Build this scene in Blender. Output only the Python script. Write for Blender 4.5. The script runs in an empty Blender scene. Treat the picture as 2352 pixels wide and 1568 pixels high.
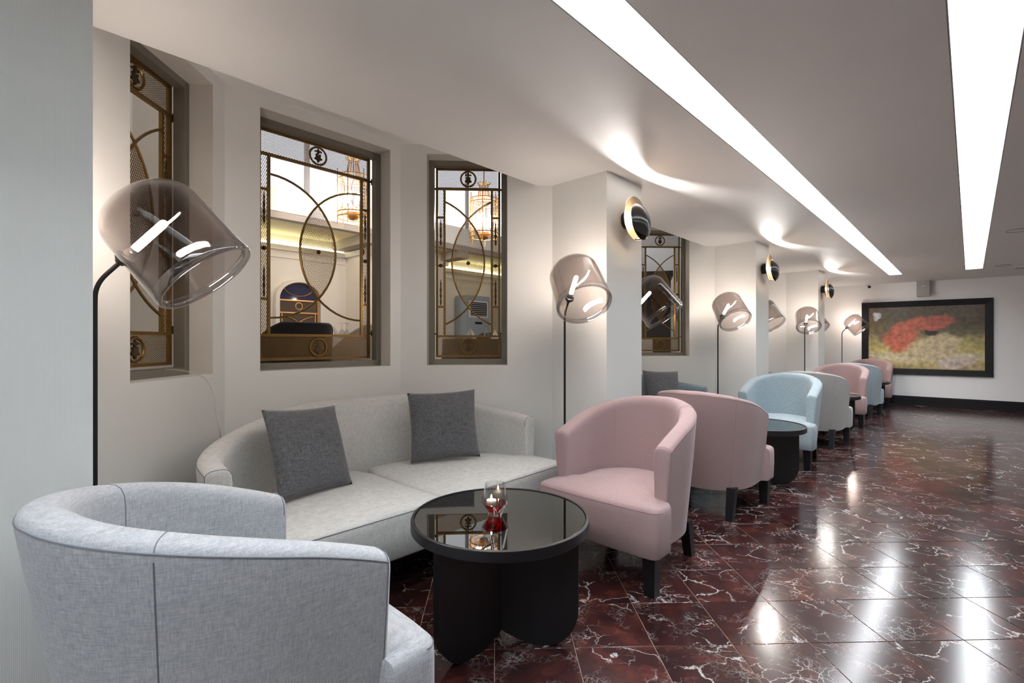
import bpy, bmesh, math, random
from mathutils import Vector, Matrix
random.seed(7)
S = bpy.context.scene
COL = S.collection
# ------------------------------------------------------------------ camera
CAM_H, YAW, FPX = 1.165, math.radians(43.2), 1121.0
SY, CY = math.sin(YAW), math.cos(YAW)
cd = bpy.data.cameras.new('camera'); cam = bpy.data.objects.new('camera', cd); COL.objects.link(cam)
cam.location = (0, 0, CAM_H); cam.rotation_euler = (math.pi/2, 0, YAW)
cd.sensor_width = 36; cd.lens = FPX/2352*36; cd.clip_start = .02
S.camera = cam
# ------------------------------------------------------------------ world and exposure
w = bpy.data.worlds.new('world'); S.world = w; w.use_nodes = True
w.node_tree.nodes['Background'].inputs[0].default_value = (.8, .85, 1, 1)
w.node_tree.nodes['Background'].inputs[1].default_value = .05
S.view_settings.view_transform = 'Standard'; S.view_settings.look = 'None'
S.view_settings.gamma = 1; S.view_settings.use_curve_mapping = False
S.view_settings.exposure = 1.46
STRIP_E, BULB_E, SCONCE_E, SKY_E, CHAND_E, COVE_E = 7.6, 155.0, 950.0, .42, 105.0, 5.0

# ------------------------------------------------------------------ helpers
class MB:
    def __init__(s): s.v = []; s.f = []; s.mi = []; s.cur = 0
    def vert(s, p): s.v.append(tuple(p)); return len(s.v)-1
    def face(s, ids): s.f.append(tuple(ids)); s.mi.append(s.cur)
    def box(s, a, b, M=None):
        x0, y0, z0 = a; x1, y1, z1 = b
        P = [(x0,y0,z0),(x1,y0,z0),(x1,y1,z0),(x0,y1,z0),(x0,y0,z1),(x1,y0,z1),(x1,y1,z1),(x0,y1,z1)]
        if M is not None: P = [M @ Vector(p) for p in P]
        i = [s.vert(p) for p in P]
        for q in ((3,2,1,0),(4,5,6,7),(0,1,5,4),(1,2,6,5),(2,3,7,6),(3,0,4,7)): s.face([i[k] for k in q])
        return s
    def bar(s, p, q, wd, dp, up=(0,1,0)):
        p, q = Vector(p), Vector(q); d = q-p; L = d.length
        if L < 1e-6: return s
        d.normalize(); u = Vector(up); r = d.cross(u)
        if r.length < 1e-5: u = Vector((1,0,0)); r = d.cross(u)
        r.normalize(); u = r.cross(d)
        M = Matrix((( r.x, u.x, d.x, p.x),(r.y,u.y,d.y,p.y),(r.z,u.z,d.z,p.z),(0,0,0,1)))
        return s.box((-wd/2,-dp/2,0),(wd/2,dp/2,L),M)
    def prism(s, poly, z0, z1):
        n = len(poly)
        ar = sum(poly[i][0]*poly[(i+1)%n][1]-poly[(i+1)%n][0]*poly[i][1] for i in range(n))
        if ar < 0: poly = poly[::-1]
        a = [s.vert((p[0],p[1],z0)) for p in poly]; b = [s.vert((p[0],p[1],z1)) for p in poly]
        s.face(a[::-1]); s.face(b)
        for i in range(n): s.face((a[i],a[(i+1)%n],b[(i+1)%n],b[i]))
        return s
    def rings(s, R, close=True, cap0=False, cap1=False):
        ids = [[s.vert(p) for p in r] for r in R]; n = len(R[0])
        for i in range(len(R)-1):
            for j in range(n if close else n-1):
                k = (j+1) % n
                s.face((ids[i][j],ids[i][k],ids[i+1][k],ids[i+1][j]))
        if cap0: s.face(ids[0][::-1])
        if cap1: s.face(ids[-1])
        return ids
    def tube(s, P, r, n=8, cap=True):
        P = [Vector(p) for p in P]; R = []; up = None
        for i, p in enumerate(P):
            t = (P[min(i+1,len(P)-1)]-P[max(i-1,0)]).normalized()
            if up is None:
                up = Vector((0,0,1)) if abs(t.z) < .9 else Vector((1,0,0))
            a = t.cross(up).normalized(); up = a.cross(t).normalized()
            rr = r[i] if isinstance(r,(list,tuple)) else r
            R.append([p+a*rr*math.cos(2*math.pi*k/n)+up*rr*math.sin(2*math.pi*k/n) for k in range(n)])
        s.rings(R, True, cap, cap); return s
    def torus(s, c, R, r, M=None, n=40, m=8):
        rr = []
        for i in range(n+1):
            a = 2*math.pi*i/n; ring = []
            for j in range(m):
                b = 2*math.pi*j/m
                p = Vector(((R+r*math.cos(b))*math.cos(a),(R+r*math.cos(b))*math.sin(a),r*math.sin(b)))
                if M is not None: p = M @ p
                ring.append(p+Vector(c))
            rr.append(ring)
        s.rings(rr); return s
    def lathe(s, prof, n=40, M=None):
        R = []
        for r, z in prof:
            ring = []
            for k in range(n):
                a = 2*math.pi*k/n; p = Vector((max(r,1e-4)*math.cos(a), max(r,1e-4)*math.sin(a), z))
                ring.append(M @ p if M is not None else p)
            R.append(ring)
        s.rings(R, True, True, True); return s
    def lathe_loop(s, prof, n, M):
        R = [[M @ Vector((r*math.cos(2*math.pi*k/n), r*math.sin(2*math.pi*k/n), z)) for r, z in prof] for k in range(n+1)]
        s.rings(R, True); return s
    def sphere(s, c, r, n=12, m=8, sc=(1,1,1)):
        pr = [(r*math.sin(math.pi*i/m), -r*math.cos(math.pi*i/m)) for i in range(m+1)]
        return s.lathe(pr, n, Matrix.Translation(c) @ Matrix.Diagonal((sc[0],sc[1],sc[2],1)))
    def mesh(s, name, mats, smooth=None):
        me = bpy.data.meshes.new(name); me.from_pydata(s.v, [], s.f)
        mats = mats if isinstance(mats,(list,tuple)) else [mats]
        for m in mats: me.materials.append(m)
        if len(mats) > 1: me.polygons.foreach_set('material_index', s.mi)
        bm = bmesh.new(); bm.from_mesh(me); bmesh.ops.recalc_face_normals(bm, faces=bm.faces); bm.to_mesh(me); bm.free()
        if smooth is not None:
            me.polygons.foreach_set('use_smooth', [True]*len(me.polygons))
            me.set_sharp_from_angle(angle=math.radians(smooth))
        me.update(); return me

def link(name, data, parent=None, loc=(0,0,0), rot=(0,0,0), label=None, cat=None, group=None, kind=None):
    o = bpy.data.objects.new(name, data); COL.objects.link(o)
    o.location = loc; o.rotation_euler = rot
    if parent: o.parent = parent
    if label: o['label'] = label
    if cat: o['category'] = cat
    if group: o['group'] = group
    if kind: o['kind'] = kind
    return o
def thing(name, label, cat, loc=(0,0,0), rz=0, group=None, kind=None):
    return link(name, None, None, loc, (0,0,rz), label, cat, group, kind)
def copy_tree(o, parent=None, **kw):
    c = o.copy(); COL.objects.link(c)
    if parent is not None: c.parent = parent
    for k, v in kw.items():
        if v is not None: c[k] = v
    for ch in o.children: copy_tree(ch, c)
    return c
def img(px, py, z):      # point at height z seen at pixel (px,py)
    D = FPX*(CAM_H-z)/(py-784.0); X = (px-1176)/FPX*D
    return (CY*X-SY*D, SY*X+CY*D)

# ------------------------------------------------------------------ materials
def nt(name):
    m = bpy.data.materials.new(name); m.use_nodes = True
    t = m.node_tree; b = t.nodes['Principled BSDF']; return m, t, b
def N(t, kind, **kw):
    n = t.nodes.new(kind)
    for k, v in kw.items():
        if k in n.inputs: n.inputs[k].default_value = v
        else: setattr(n, k, v)
    return n
def plain(name, col, rough=.5, metal=0, bump=0, bscale=60, var=0.0, spec=None, coat=0):
    m, t, b = nt(name)
    b.inputs['Roughness'].default_value = rough; b.inputs['Metallic'].default_value = metal
    if spec is not None: b.inputs['Specular IOR Level'].default_value = spec
    if coat: b.inputs['Coat Weight'].default_value = coat
    tc = N(t,'ShaderNodeTexCoord'); no = N(t,'ShaderNodeTexNoise'); no.inputs['Scale'].default_value = bscale; no.inputs['Detail'].default_value = 4
    t.links.new(tc.outputs['Object'], no.inputs['Vector'])
    cr = N(t,'ShaderNodeMixRGB'); cr.inputs[1].default_value = (*[c*(1-var) for c in col],1); cr.inputs[2].default_value = (*[min(1,c*(1+var)) for c in col],1)
    t.links.new(no.outputs['Fac'], cr.inputs[0]); t.links.new(cr.outputs[0], b.inputs['Base Color'])
    if bump:
        bp = N(t,'ShaderNodeBump'); bp.inputs['Strength'].default_value = bump; bp.inputs['Distance'].default_value = .002
        t.links.new(no.outputs['Fac'], bp.inputs['Height']); t.links.new(bp.outputs[0], b.inputs['Normal'])
    return m
def emit(name, col, st):
    m, t, b = nt(name); t.nodes.remove(b)
    e = N(t,'ShaderNodeEmission'); e.inputs[0].default_value = (*col,1); e.inputs[1].default_value = st
    t.links.new(e.outputs[0], t.nodes['Material Output'].inputs[0]); return m
def fabric(name, dark, light, scale=1.0, contrast=.5, bump=.25, rough=.9):
    m, t, b = nt(name); b.inputs['Roughness'].default_value = rough; b.inputs['Specular IOR Level'].default_value = .2
    b.inputs['Sheen Weight'].default_value = .25; b.inputs['Sheen Roughness'].default_value = .5
    tc = N(t,'ShaderNodeTexCoord'); out = []
    for vec in ((420,420,34),(34,34,460),(150,150,150)):
        mp = N(t,'ShaderNodeMapping'); mp.inputs['Scale'].default_value = [v*scale for v in vec]
        no = N(t,'ShaderNodeTexNoise'); no.inputs['Scale'].default_value = 1; no.inputs['Detail'].default_value = 2; no.inputs['Roughness'].default_value = .6
        t.links.new(tc.outputs['Object'], mp.inputs[0]); t.links.new(mp.outputs[0], no.inputs['Vector']); out.append(no.outputs['Fac'])
    a = N(t,'ShaderNodeMath', operation='ADD'); t.links.new(out[0],a.inputs[0]); t.links.new(out[1],a.inputs[1])
    a2 = N(t,'ShaderNodeMath', operation='MULTIPLY_ADD'); t.links.new(out[2],a2.inputs[0]); a2.inputs[1].default_value = .6; t.links.new(a.outputs[0],a2.inputs[2])
    mr = N(t,'ShaderNodeMapRange'); mr.inputs[1].default_value = 1.3-contrast*.62; mr.inputs[2].default_value = 1.3+contrast*.62
    t.links.new(a2.outputs[0], mr.inputs[0])
    mx = N(t,'ShaderNodeMixRGB'); mx.inputs[1].default_value = (*dark,1); mx.inputs[2].default_value = (*light,1)
    t.links.new(mr.outputs[0], mx.inputs[0]); t.links.new(mx.outputs[0], b.inputs['Base Color'])
    bp = N(t,'ShaderNodeBump'); bp.inputs['Strength'].default_value = bump; bp.inputs['Distance'].default_value = .0012
    t.links.new(a2.outputs[0], bp.inputs['Height']); t.links.new(bp.outputs[0], b.inputs['Normal'])
    return m
def thin_glass(name, tint, ior=1.45, rough=.015):
    m, t, b = nt(name); t.nodes.remove(b)
    tr = N(t,'ShaderNodeBsdfTransparent'); tr.inputs[0].default_value = (*tint,1)
    gl = N(t,'ShaderNodeBsdfGlossy'); gl.inputs['Roughness'].default_value = rough; gl.inputs[0].default_value = (.95,.95,.95,1)
    lw = N(t,'ShaderNodeLayerWeight'); lw.inputs[0].default_value = .5
    pw_ = N(t,'ShaderNodeMath', operation='POWER'); pw_.inputs[1].default_value = 3.2; t.links.new(lw.outputs['Facing'], pw_.inputs[0])
    fr = N(t,'ShaderNodeMath', operation='MULTIPLY_ADD'); fr.inputs[1].default_value = .85; fr.inputs[2].default_value = ((ior-1)/(ior+1))**2; t.links.new(pw_.outputs[0], fr.inputs[0])
    mx = N(t,'ShaderNodeMixShader'); t.links.new(fr.outputs[0],mx.inputs[0]); t.links.new(tr.outputs[0],mx.inputs[1]); t.links.new(gl.outputs[0],mx.inputs[2])
    t.links.new(mx.outputs[0], t.nodes['Material Output'].inputs[0]); return m

M = {}
M['wall'] = plain('wall_paint', (.80,.805,.79), .42, bump=.04, bscale=90, var=.012)
M['ceil'] = plain('ceiling_paint', (.82,.82,.815), .6, var=.01, bscale=8)
M['slot'] = plain('light_slot_paint', (.50,.52,.51), .6)
M['reveal'] = plain('reveal_gloss_paint', (.66,.63,.59), .22, bump=.03, bscale=30, var=.02)
M['steel'] = plain('frame_steel', (.23,.21,.175), .38, .35, var=.06, bscale=20)
M['gold'] = plain('antique_gold', (.25,.145,.045), .36, .85, var=.22, bscale=55)
M['bronze'] = plain('dark_bronze', (.10,.065,.03), .42, .8, var=.2)
M['blackwood'] = plain('black_lacquer_wood', (.008,.008,.010), .38, var=.1)
M['blackmetal'] = plain('black_metal', (.010,.010,.011), .45, .2)
M['mirror'] = plain('dark_mirror_glass', (.20,.20,.195), .015, 1.0)
M['grout'] = plain('grout', (.34,.25,.19), .7, var=.1)
M['champagne'] = plain('champagne_brass', (.72,.55,.36), .28, 1.0, var=.1, bscale=30)
M['chrome'] = plain('black_chrome', (.10,.10,.10), .16, 1.0)
M['smoke'] = thin_glass('smoked_glass', (.76,.73,.72), 1.26, .03)
M['smokerim'] = thin_glass('smoked_glass_rim', (.66,.64,.635), 1.9, .02)
M['clear'] = thin_glass('clear_glass', (.95,.95,.95), 1.7)
M['crystal'] = thin_glass('crystal', (.90,.90,.92), 1.6, .03)
M['red'] = thin_glass('red_liquid', (.80,.03,.04), 1.35)
M['bulb'] = emit('lamp_bulb', (1,.90,.79), BULB_E)
M['sconce_led'] = emit('sconce_lamp', (1,.95,.90), SCONCE_E)
M['strip'] = emit('strip_light', (.90,.95,1.0), STRIP_E)
M['sky'] = emit('daylight_pane', (.93,.95,1.0), SKY_E)
M['chand'] = emit('chandelier_bulb', (1,.92,.80), CHAND_E)
M['cove'] = emit('cove_tube', (1,.90,.55), COVE_E)
M['flame'] = emit('candle_flame', (1,.66,.32), 70)
M['wax'] = plain('candle_wax', (.9,.85,.75), .5)
M['grey'] = fabric('grey_melange', (.28,.295,.32), (.56,.575,.60), .9, .75)
M['greyseam'] = plain('grey_seam', (.19,.20,.225), .9)
M['sofagrey'] = fabric('light_grey_melange', (.46,.46,.45), (.75,.745,.73), .9, .75)
M['pinkseam'] = plain('pink_seam', (.34,.22,.225), .9)
M['pink'] = fabric('dusty_pink_wool', (.335,.225,.23), (.42,.30,.30), 1.5, .9, .12)
M['blue'] = fabric('pale_blue_melange', (.23,.305,.35), (.44,.52,.565), .9, .75)
M['bluegrey'] = fabric('slate_blue', (.17,.225,.26), (.28,.35,.39), 1.2, .8)
M['beige'] = fabric('stone_grey', (.30,.29,.28), (.45,.44,.42), 1.0, .75)
M['charcoal'] = fabric('charcoal_bouclé', (.05,.052,.058), (.20,.205,.22), .8, .7, .5)
M['darkchair'] = fabric('dining_dark', (.018,.017,.019), (.04,.038,.04), 1, .8)
M['palechair'] = fabric('dining_pale', (.48,.42,.40), (.60,.54,.51), 1, .8)
M['linen'] = plain('white_linen', (.82,.80,.78), .8, bump=.05)
M['brownlinen'] = plain('brown_linen', (.085,.065,.055), .85, bump=.05)
M['cream'] = plain('cream_stone', (.84,.80,.755), .6, var=.03, bscale=5)
M['creamdark'] = plain('beam_paint', (.36,.32,.29), .6)
M['white'] = plain('white_paint', (.80,.80,.80), .5)
M['acgrey'] = plain('ac_grey_enamel', (.36,.41,.47), .35, var=.02)
M['nightglass'] = plain('dark_blue_glass', (.03,.03,.09), .08)
M['speaker'] = plain('speaker_grey', (.40,.385,.375), .5)
M['frameblack'] = plain('black_frame', (.009,.008,.010), .5, bump=.1, bscale=120, spec=.25)
M['farwall_lit'] = plain('lightened_wall_paint', (.87,.86,.865), .5, var=.01)  # wall paint lightened to stand in for light reaching the far wall
M['silver'] = plain('lamp_socket_silver', (.55,.53,.5), .25, 1)
M['wire'] = plain('clear_cable', (.52,.51,.49), .2)
M['cabinet'] = plain('black_block', (.012,.012,.013), .3)

def ribbed():
    m, t, b = nt('ribbed_wallpaper'); b.inputs['Roughness'].default_value = .55; b.inputs['Base Color'].default_value = (.83,.845,.825,1)
    tc = N(t,'ShaderNodeTexCoord'); wv = N(t,'ShaderNodeTexWave'); wv.wave_type = 'BANDS'; wv.bands_direction = 'Y'; wv.inputs['Scale'].default_value = 95
    t.links.new(tc.outputs['Object'], wv.inputs['Vector'])
    bp = N(t,'ShaderNodeBump'); bp.inputs['Strength'].default_value = .22; bp.inputs['Distance'].default_value = .001
    t.links.new(wv.outputs['Fac'], bp.inputs['Height']); t.links.new(bp.outputs[0], b.inputs['Normal'])
    return m
M['ribbed'] = ribbed()

TP, TA0, TB0 = .305, .602-.305, .019
def marble():
    m, t, b = nt('red_marble'); b.inputs['Roughness'].default_value = .165; b.inputs['IOR'].default_value = 1.47
    L = t.links.new
    tc = N(t,'ShaderNodeTexCoord'); geo = N(t,'ShaderNodeNewGeometry')
    rot = N(t,'ShaderNodeMapping'); rot.inputs['Rotation'].default_value = (0,0,-math.pi/4); L(geo.outputs['Position'], rot.inputs[0])
    off = N(t,'ShaderNodeVectorMath', operation='SUBTRACT'); L(rot.outputs[0], off.inputs[0]); off.inputs[1].default_value = (TA0, TB0, 0)
    dv = N(t,'ShaderNodeVectorMath', operation='SCALE'); dv.inputs[3].default_value = 1/TP; L(off.outputs[0], dv.inputs[0])
    fl = N(t,'ShaderNodeVectorMath', operation='FLOOR'); L(dv.outputs[0], fl.inputs[0])
    wn = N(t,'ShaderNodeTexWhiteNoise'); wn.noise_dimensions = '3D'; L(fl.outputs[0], wn.inputs['Vector'])
    sc = N(t,'ShaderNodeVectorMath', operation='SCALE'); sc.inputs[3].default_value = 37; L(wn.outputs['Color'], sc.inputs[0])
    P = N(t,'ShaderNodeVectorMath', operation='ADD'); L(rot.outputs[0], P.inputs[0]); L(sc.outputs[0], P.inputs[1])
    # warped coordinate
    n1 = N(t,'ShaderNodeTexNoise'); n1.inputs['Scale'].default_value = 7; n1.inputs['Detail'].default_value = 5; n1.inputs['Roughness'].default_value = .6; L(P.outputs[0], n1.inputs['Vector'])
    s1 = N(t,'ShaderNodeVectorMath', operation='SCALE'); s1.inputs[3].default_value = .16; L(n1.outputs['Color'], s1.inputs[0])
    W = N(t,'ShaderNodeVectorMath', operation='ADD'); L(P.outputs[0], W.inputs[0]); L(s1.outputs[0], W.inputs[1])
    def vein(scale, lo, hi, maskscale, mlo, mhi):
        st = N(t,'ShaderNodeMapping'); st.inputs['Scale'].default_value = (1,1.35,1); L(W.outputs[0], st.inputs[0])
        v = N(t,'ShaderNodeTexVoronoi'); v.feature = 'DISTANCE_TO_EDGE'; v.inputs['Scale'].default_value = scale; L(st.outputs[0], v.inputs['Vector'])
        mr = N(t,'ShaderNodeMapRange'); mr.inputs[1].default_value = lo; mr.inputs[2].default_value = hi; mr.inputs[3].default_value = 1; mr.inputs[4].default_value = 0; L(v.outputs['Distance'], mr.inputs[0])
        nn = N(t,'ShaderNodeTexNoise'); nn.inputs['Scale'].default_value = maskscale; nn.inputs['Detail'].default_value = 3; L(P.outputs[0], nn.inputs['Vector'])
        mm = N(t,'ShaderNodeMapRange'); mm.inputs[1].default_value = mlo; mm.inputs[2].default_value = mhi; L(nn.outputs['Fac'], mm.inputs[0])
        mu = N(t,'ShaderNodeMath', operation='MULTIPLY'); L(mr.outputs[0],mu.inputs[0]); L(mm.outputs[0],mu.inputs[1]); return mu
    va = vein(5.0, .002, .022, 4, .50, .58); vb = vein(13, .002, .036, 5, .52, .66); vc = vein(32, .0, .09, 6, .54, .72)
    mx1 = N(t,'ShaderNodeMath', operation='MAXIMUM'); L(va.outputs[0],mx1.inputs[0])
    vb2 = N(t,'ShaderNodeMath', operation='MULTIPLY'); vb2.inputs[1].default_value = .75; L(vb.outputs[0],vb2.inputs[0]); L(vb2.outputs[0],mx1.inputs[1])
    vc2 = N(t,'ShaderNodeMath', operation='MULTIPLY'); vc2.inputs[1].default_value = .55; L(vc.outputs[0],vc2.inputs[0])
    mx2 = N(t,'ShaderNodeMath', operation='MAXIMUM'); L(mx1.outputs[0],mx2.inputs[0]); L(vc2.outputs[0],mx2.inputs[1])
    nb = N(t,'ShaderNodeTexNoise'); nb.inputs['Scale'].default_value = 9; nb.inputs['Detail'].default_value = 6; L(W.outputs[0], nb.inputs['Vector'])
    ramp = N(t,'ShaderNodeValToRGB'); e = ramp.color_ramp.elements; e[0].position = .3; e[0].color = (.020,.0075,.0085,1); e[1].position = .72; e[1].color = (.085,.024,.018,1)
    e2 = ramp.color_ramp.elements.new(.52); e2.color = (.040,.0125,.0115,1)
    L(nb.outputs['Fac'], ramp.inputs[0])
    vr = N(t,'ShaderNodeHueSaturation'); L(ramp.outputs[0], vr.inputs['Color'])
    ml = N(t,'ShaderNodeMapRange'); ml.inputs[3].default_value = .75; ml.inputs[4].default_value = 1.5; L(wn.outputs['Value'], ml.inputs[0]); L(ml.outputs[0], vr.inputs['Value'])
    fin = N(t,'ShaderNodeMixRGB'); fin.inputs[2].default_value = (.50,.49,.48,1); L(mx2.outputs[0], fin.inputs[0]); L(vr.outputs[0], fin.inputs[1])
    L(fin.outputs[0], b.inputs['Base Color']); return m
M['marble'] = marble()

def canvas_mat():       # plain colour-field stand-in for the picture
    m, t, b = nt('canvas_paint'); b.inputs['Roughness'].default_value = .35; L = t.links.new
    tc = N(t,'ShaderNodeTexCoord'); n1 = N(t,'ShaderNodeTexNoise'); n1.inputs['Scale'].default_value = 2.2; n1.inputs['Detail'].default_value = 6; L(tc.outputs['Object'], n1.inputs['Vector'])
    s1 = N(t,'ShaderNodeVectorMath', operation='SUBTRACT'); L(n1.outputs['Color'], s1.inputs[0]); s1.inputs[1].default_value = (.5,.5,.5)
    s2 = N(t,'ShaderNodeVectorMath', operation='SCALE'); s2.inputs[3].default_value = .55; L(s1.outputs[0], s2.inputs[0])
    W = N(t,'ShaderNodeVectorMath', operation='ADD'); L(tc.outputs['Object'], W.inputs[0]); L(s2.outputs[0], W.inputs[1])
    sep = N(t,'ShaderNodeSeparateXYZ'); L(W.outputs[0], sep.inputs[0])
    mr = N(t,'ShaderNodeMapRange'); mr.inputs[1].default_value = -.56; mr.inputs[2].default_value = .56; L(sep.outputs['Z'], mr.inputs[0])
    rp = N(t,'ShaderNodeValToRGB'); rp.color_ramp.elements[0].color = (.42,.33,.14,1); rp.color_ramp.elements[1].color = (.10,.065,.035,1)
    for p, c in ((.12,(.60,.48,.24,1)),(.22,(.66,.58,.42,1)),(.34,(.55,.46,.17,1)),(.47,(.40,.33,.13,1)),(.55,(.16,.13,.07,1)),(.75,(.09,.07,.03,1))):
        q = rp.color_ramp.elements.new(p); q.color = c
    L(mr.outputs[0], rp.inputs[0]); cur = rp.outputs[0]
    def blob(cur, cx, cz, sx, sz, ang, col, soft=.35):
        mp = N(t,'ShaderNodeMapping'); mp.vector_type = 'TEXTURE'; mp.inputs['Location'].default_value = (cx,0,cz); mp.inputs['Rotation'].default_value = (0,ang,0); mp.inputs['Scale'].default_value = (sx,1,sz)
        L(W.outputs[0], mp.inputs[0])
        fl = N(t,'ShaderNodeVectorMath', operation='MULTIPLY'); L(mp.outputs[0], fl.inputs[0]); fl.inputs[1].default_value = (1,0,1)
        ln = N(t,'ShaderNodeVectorMath', operation='LENGTH'); L(fl.outputs[0], ln.inputs[0])
        g = N(t,'ShaderNodeMapRange'); g.inputs[1].default_value = 1; g.inputs[2].default_value = 1-soft; L(ln.outputs['Value'], g.inputs[0])
        mx = N(t,'ShaderNodeMixRGB'); mx.inputs[2].default_value = (*col,1); L(g.outputs[0], mx.inputs[0]); L(cur, mx.inputs[1]); return mx.outputs[0]
    cur = blob(cur, -.10, .20, .60, .15, -.30, (.50,.12,.07))
    cur = blob(cur, -.30, -.05, .28, .20, .3, (.55,.14,.08))
    cur = blob(cur, .22, .32, .20, .09, -.2, (.42,.10,.06))
    cur = blob(cur, .18, -.18, .40, .24, -.35, (.58,.47,.29))
    cur = blob(cur, .42, -.42, .30, .14, 0, (.60,.50,.42))
    cur = blob(cur, -.68, .42, .07, .09, 0, (.42,.46,.50))
    cur = blob(cur, .08, .10, .10, .08, 0, (.03,.02,.02))
    hs = N(t,'ShaderNodeTexNoise'); hs.inputs['Scale'].default_value = 14; hs.inputs['Detail'].default_value = 5; L(tc.outputs['Object'], hs.inputs['Vector'])
    m2 = N(t,'ShaderNodeMapRange'); m2.inputs[1].default_value = .3; m2.inputs[2].default_value = .7; m2.inputs[3].default_value = .6; m2.inputs[4].default_value = 1.25; L(hs.outputs['Fac'], m2.inputs[0])
    hv = N(t,'ShaderNodeHueSaturation'); L(cur, hv.inputs['Color']); L(m2.outputs[0], hv.inputs['Value'])
    L(hv.outputs[0], b.inputs['Base Color']); return m
M['canvas'] = canvas_mat()

# ------------------------------------------------------------------ structure
HC, HB, XE, XP = 2.254, 2.524, -2.21, -1.69       # ceiling, bay ceiling, ceiling edge, pillar face
ZS, ZT = 1.0, 2.46                                # window sill and head
YF = lambda x: 11.60+.06*x                        # far wall
def struct(name, mb, mat, parent=None, smooth=None, label=None):
    return link(name, mb.mesh(name, mat, smooth), parent, kind=None if parent else 'structure', label=label)

# floor: grout bed with separate marble tiles
fl = struct('floor', MB().box((-3.2,-6.6,-.06),(2.45,12.0,-.002)), M['grout'], label='dark red marble tiled floor laid diagonally')
tm = MB(); h = TP/2-.0013
c1, c2 = math.cos(math.pi/4), math.sin(math.pi/4)
def tile_into(mb, cx, cy):
    R = []
    for (q, z) in ((h, -.009), (h, -.001), (h-.0012, 0)):
        ring = []
        for a, b_ in ((-q,-q),(q,-q),(q,q),(-q,q)): ring.append((cx+a*c1-b_*c2, cy+a*c2+b_*c1, z))
        R.append(ring)
    mb.rings(R, True, True, True)
tile_into(tm, 0, 0); tile_me = tm.mesh('tile', M['marble'])
near, rest = [], []
for i in range(-45, 60):
    for j in range(-45, 60):
        a, b_ = TA0+(i+.5)*TP, TB0+(j+.5)*TP
        x, y = a*c1-b_*c2, a*c2+b_*c1
        if not (-2.95 < x < 2.25 and -6.4 < y < YF(x)+.08): continue
        D = -SY*x+CY*y; X = CY*x+SY*y
        vis = D > .35 and abs(X/D) < 1.14 and 784+FPX*CAM_H/D < 1660 and x > -2.15
        (near if vis else rest).append((D, x, y))
near.sort()
for D, x, y in near[:300]: link('floor_tile', tile_me, fl, (x, y, 0))
rm = MB()
for D, x, y in near[300:]+rest: tile_into(rm, x, y)
link('floor_tiling', rm.mesh('floor_tiling', M['marble']), fl, kind='stuff')

# ceiling with two recessed light slots, extended unseen behind camera to light near end
S1, S2 = (-.978,-.80), (-.058,.140); YE = 10.12
cb = MB(); TOP = HC+.36
for x0, x1 in ((XE, S1[0]), (S1[1], S2[0]), (S2[1], 2.4)): struct('ceiling', MB().box((x0,-6.5,HC),(x1,11.9,TOP)), M['ceil'])
for s_ in (S1, S2):
    for a_, b_, z_ in ((YE,11.9,HC),(-6.5,-5.8,HC),(-5.8,YE,HC+.16)): struct('ceiling', MB().box((s_[0],a_,z_),(s_[1],b_,TOP)), M['ceil'])
for k, (s_, lab) in enumerate(((S1,'long recessed ceiling light strip nearer the windowed bays'),(S2,'recessed ceiling light strip farther from the windowed bays, at right'))):
    t_ = thing('strip_light', lab, 'ceiling light', ((s_[0]+s_[1])/2, 4, HC), 0, 'recessed ceiling light strips')
    hw = (s_[1]-s_[0])/2-.0012
    link('lining', MB().box((-hw,-9.78,.001),(-hw+.004,YE-4-.004,.158)).box((hw-.004,-9.78,.001),(hw,YE-4-.004,.158)).box((-hw+.004,YE-4-.008,.001),(hw-.004,YE-4-.004,.158)).mesh('lining', M['slot']), t_)
    for q in range(10):
        y0 = -9.77+q*(YE+5.8-.05)/10
        link('diffuser', MB().box((-hw+.005,y0+.003,.148),(hw-.005,y0+(YE+5.8-.05)/10-.003,.157)).mesh('diffuser', M['strip']), t_)

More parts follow.
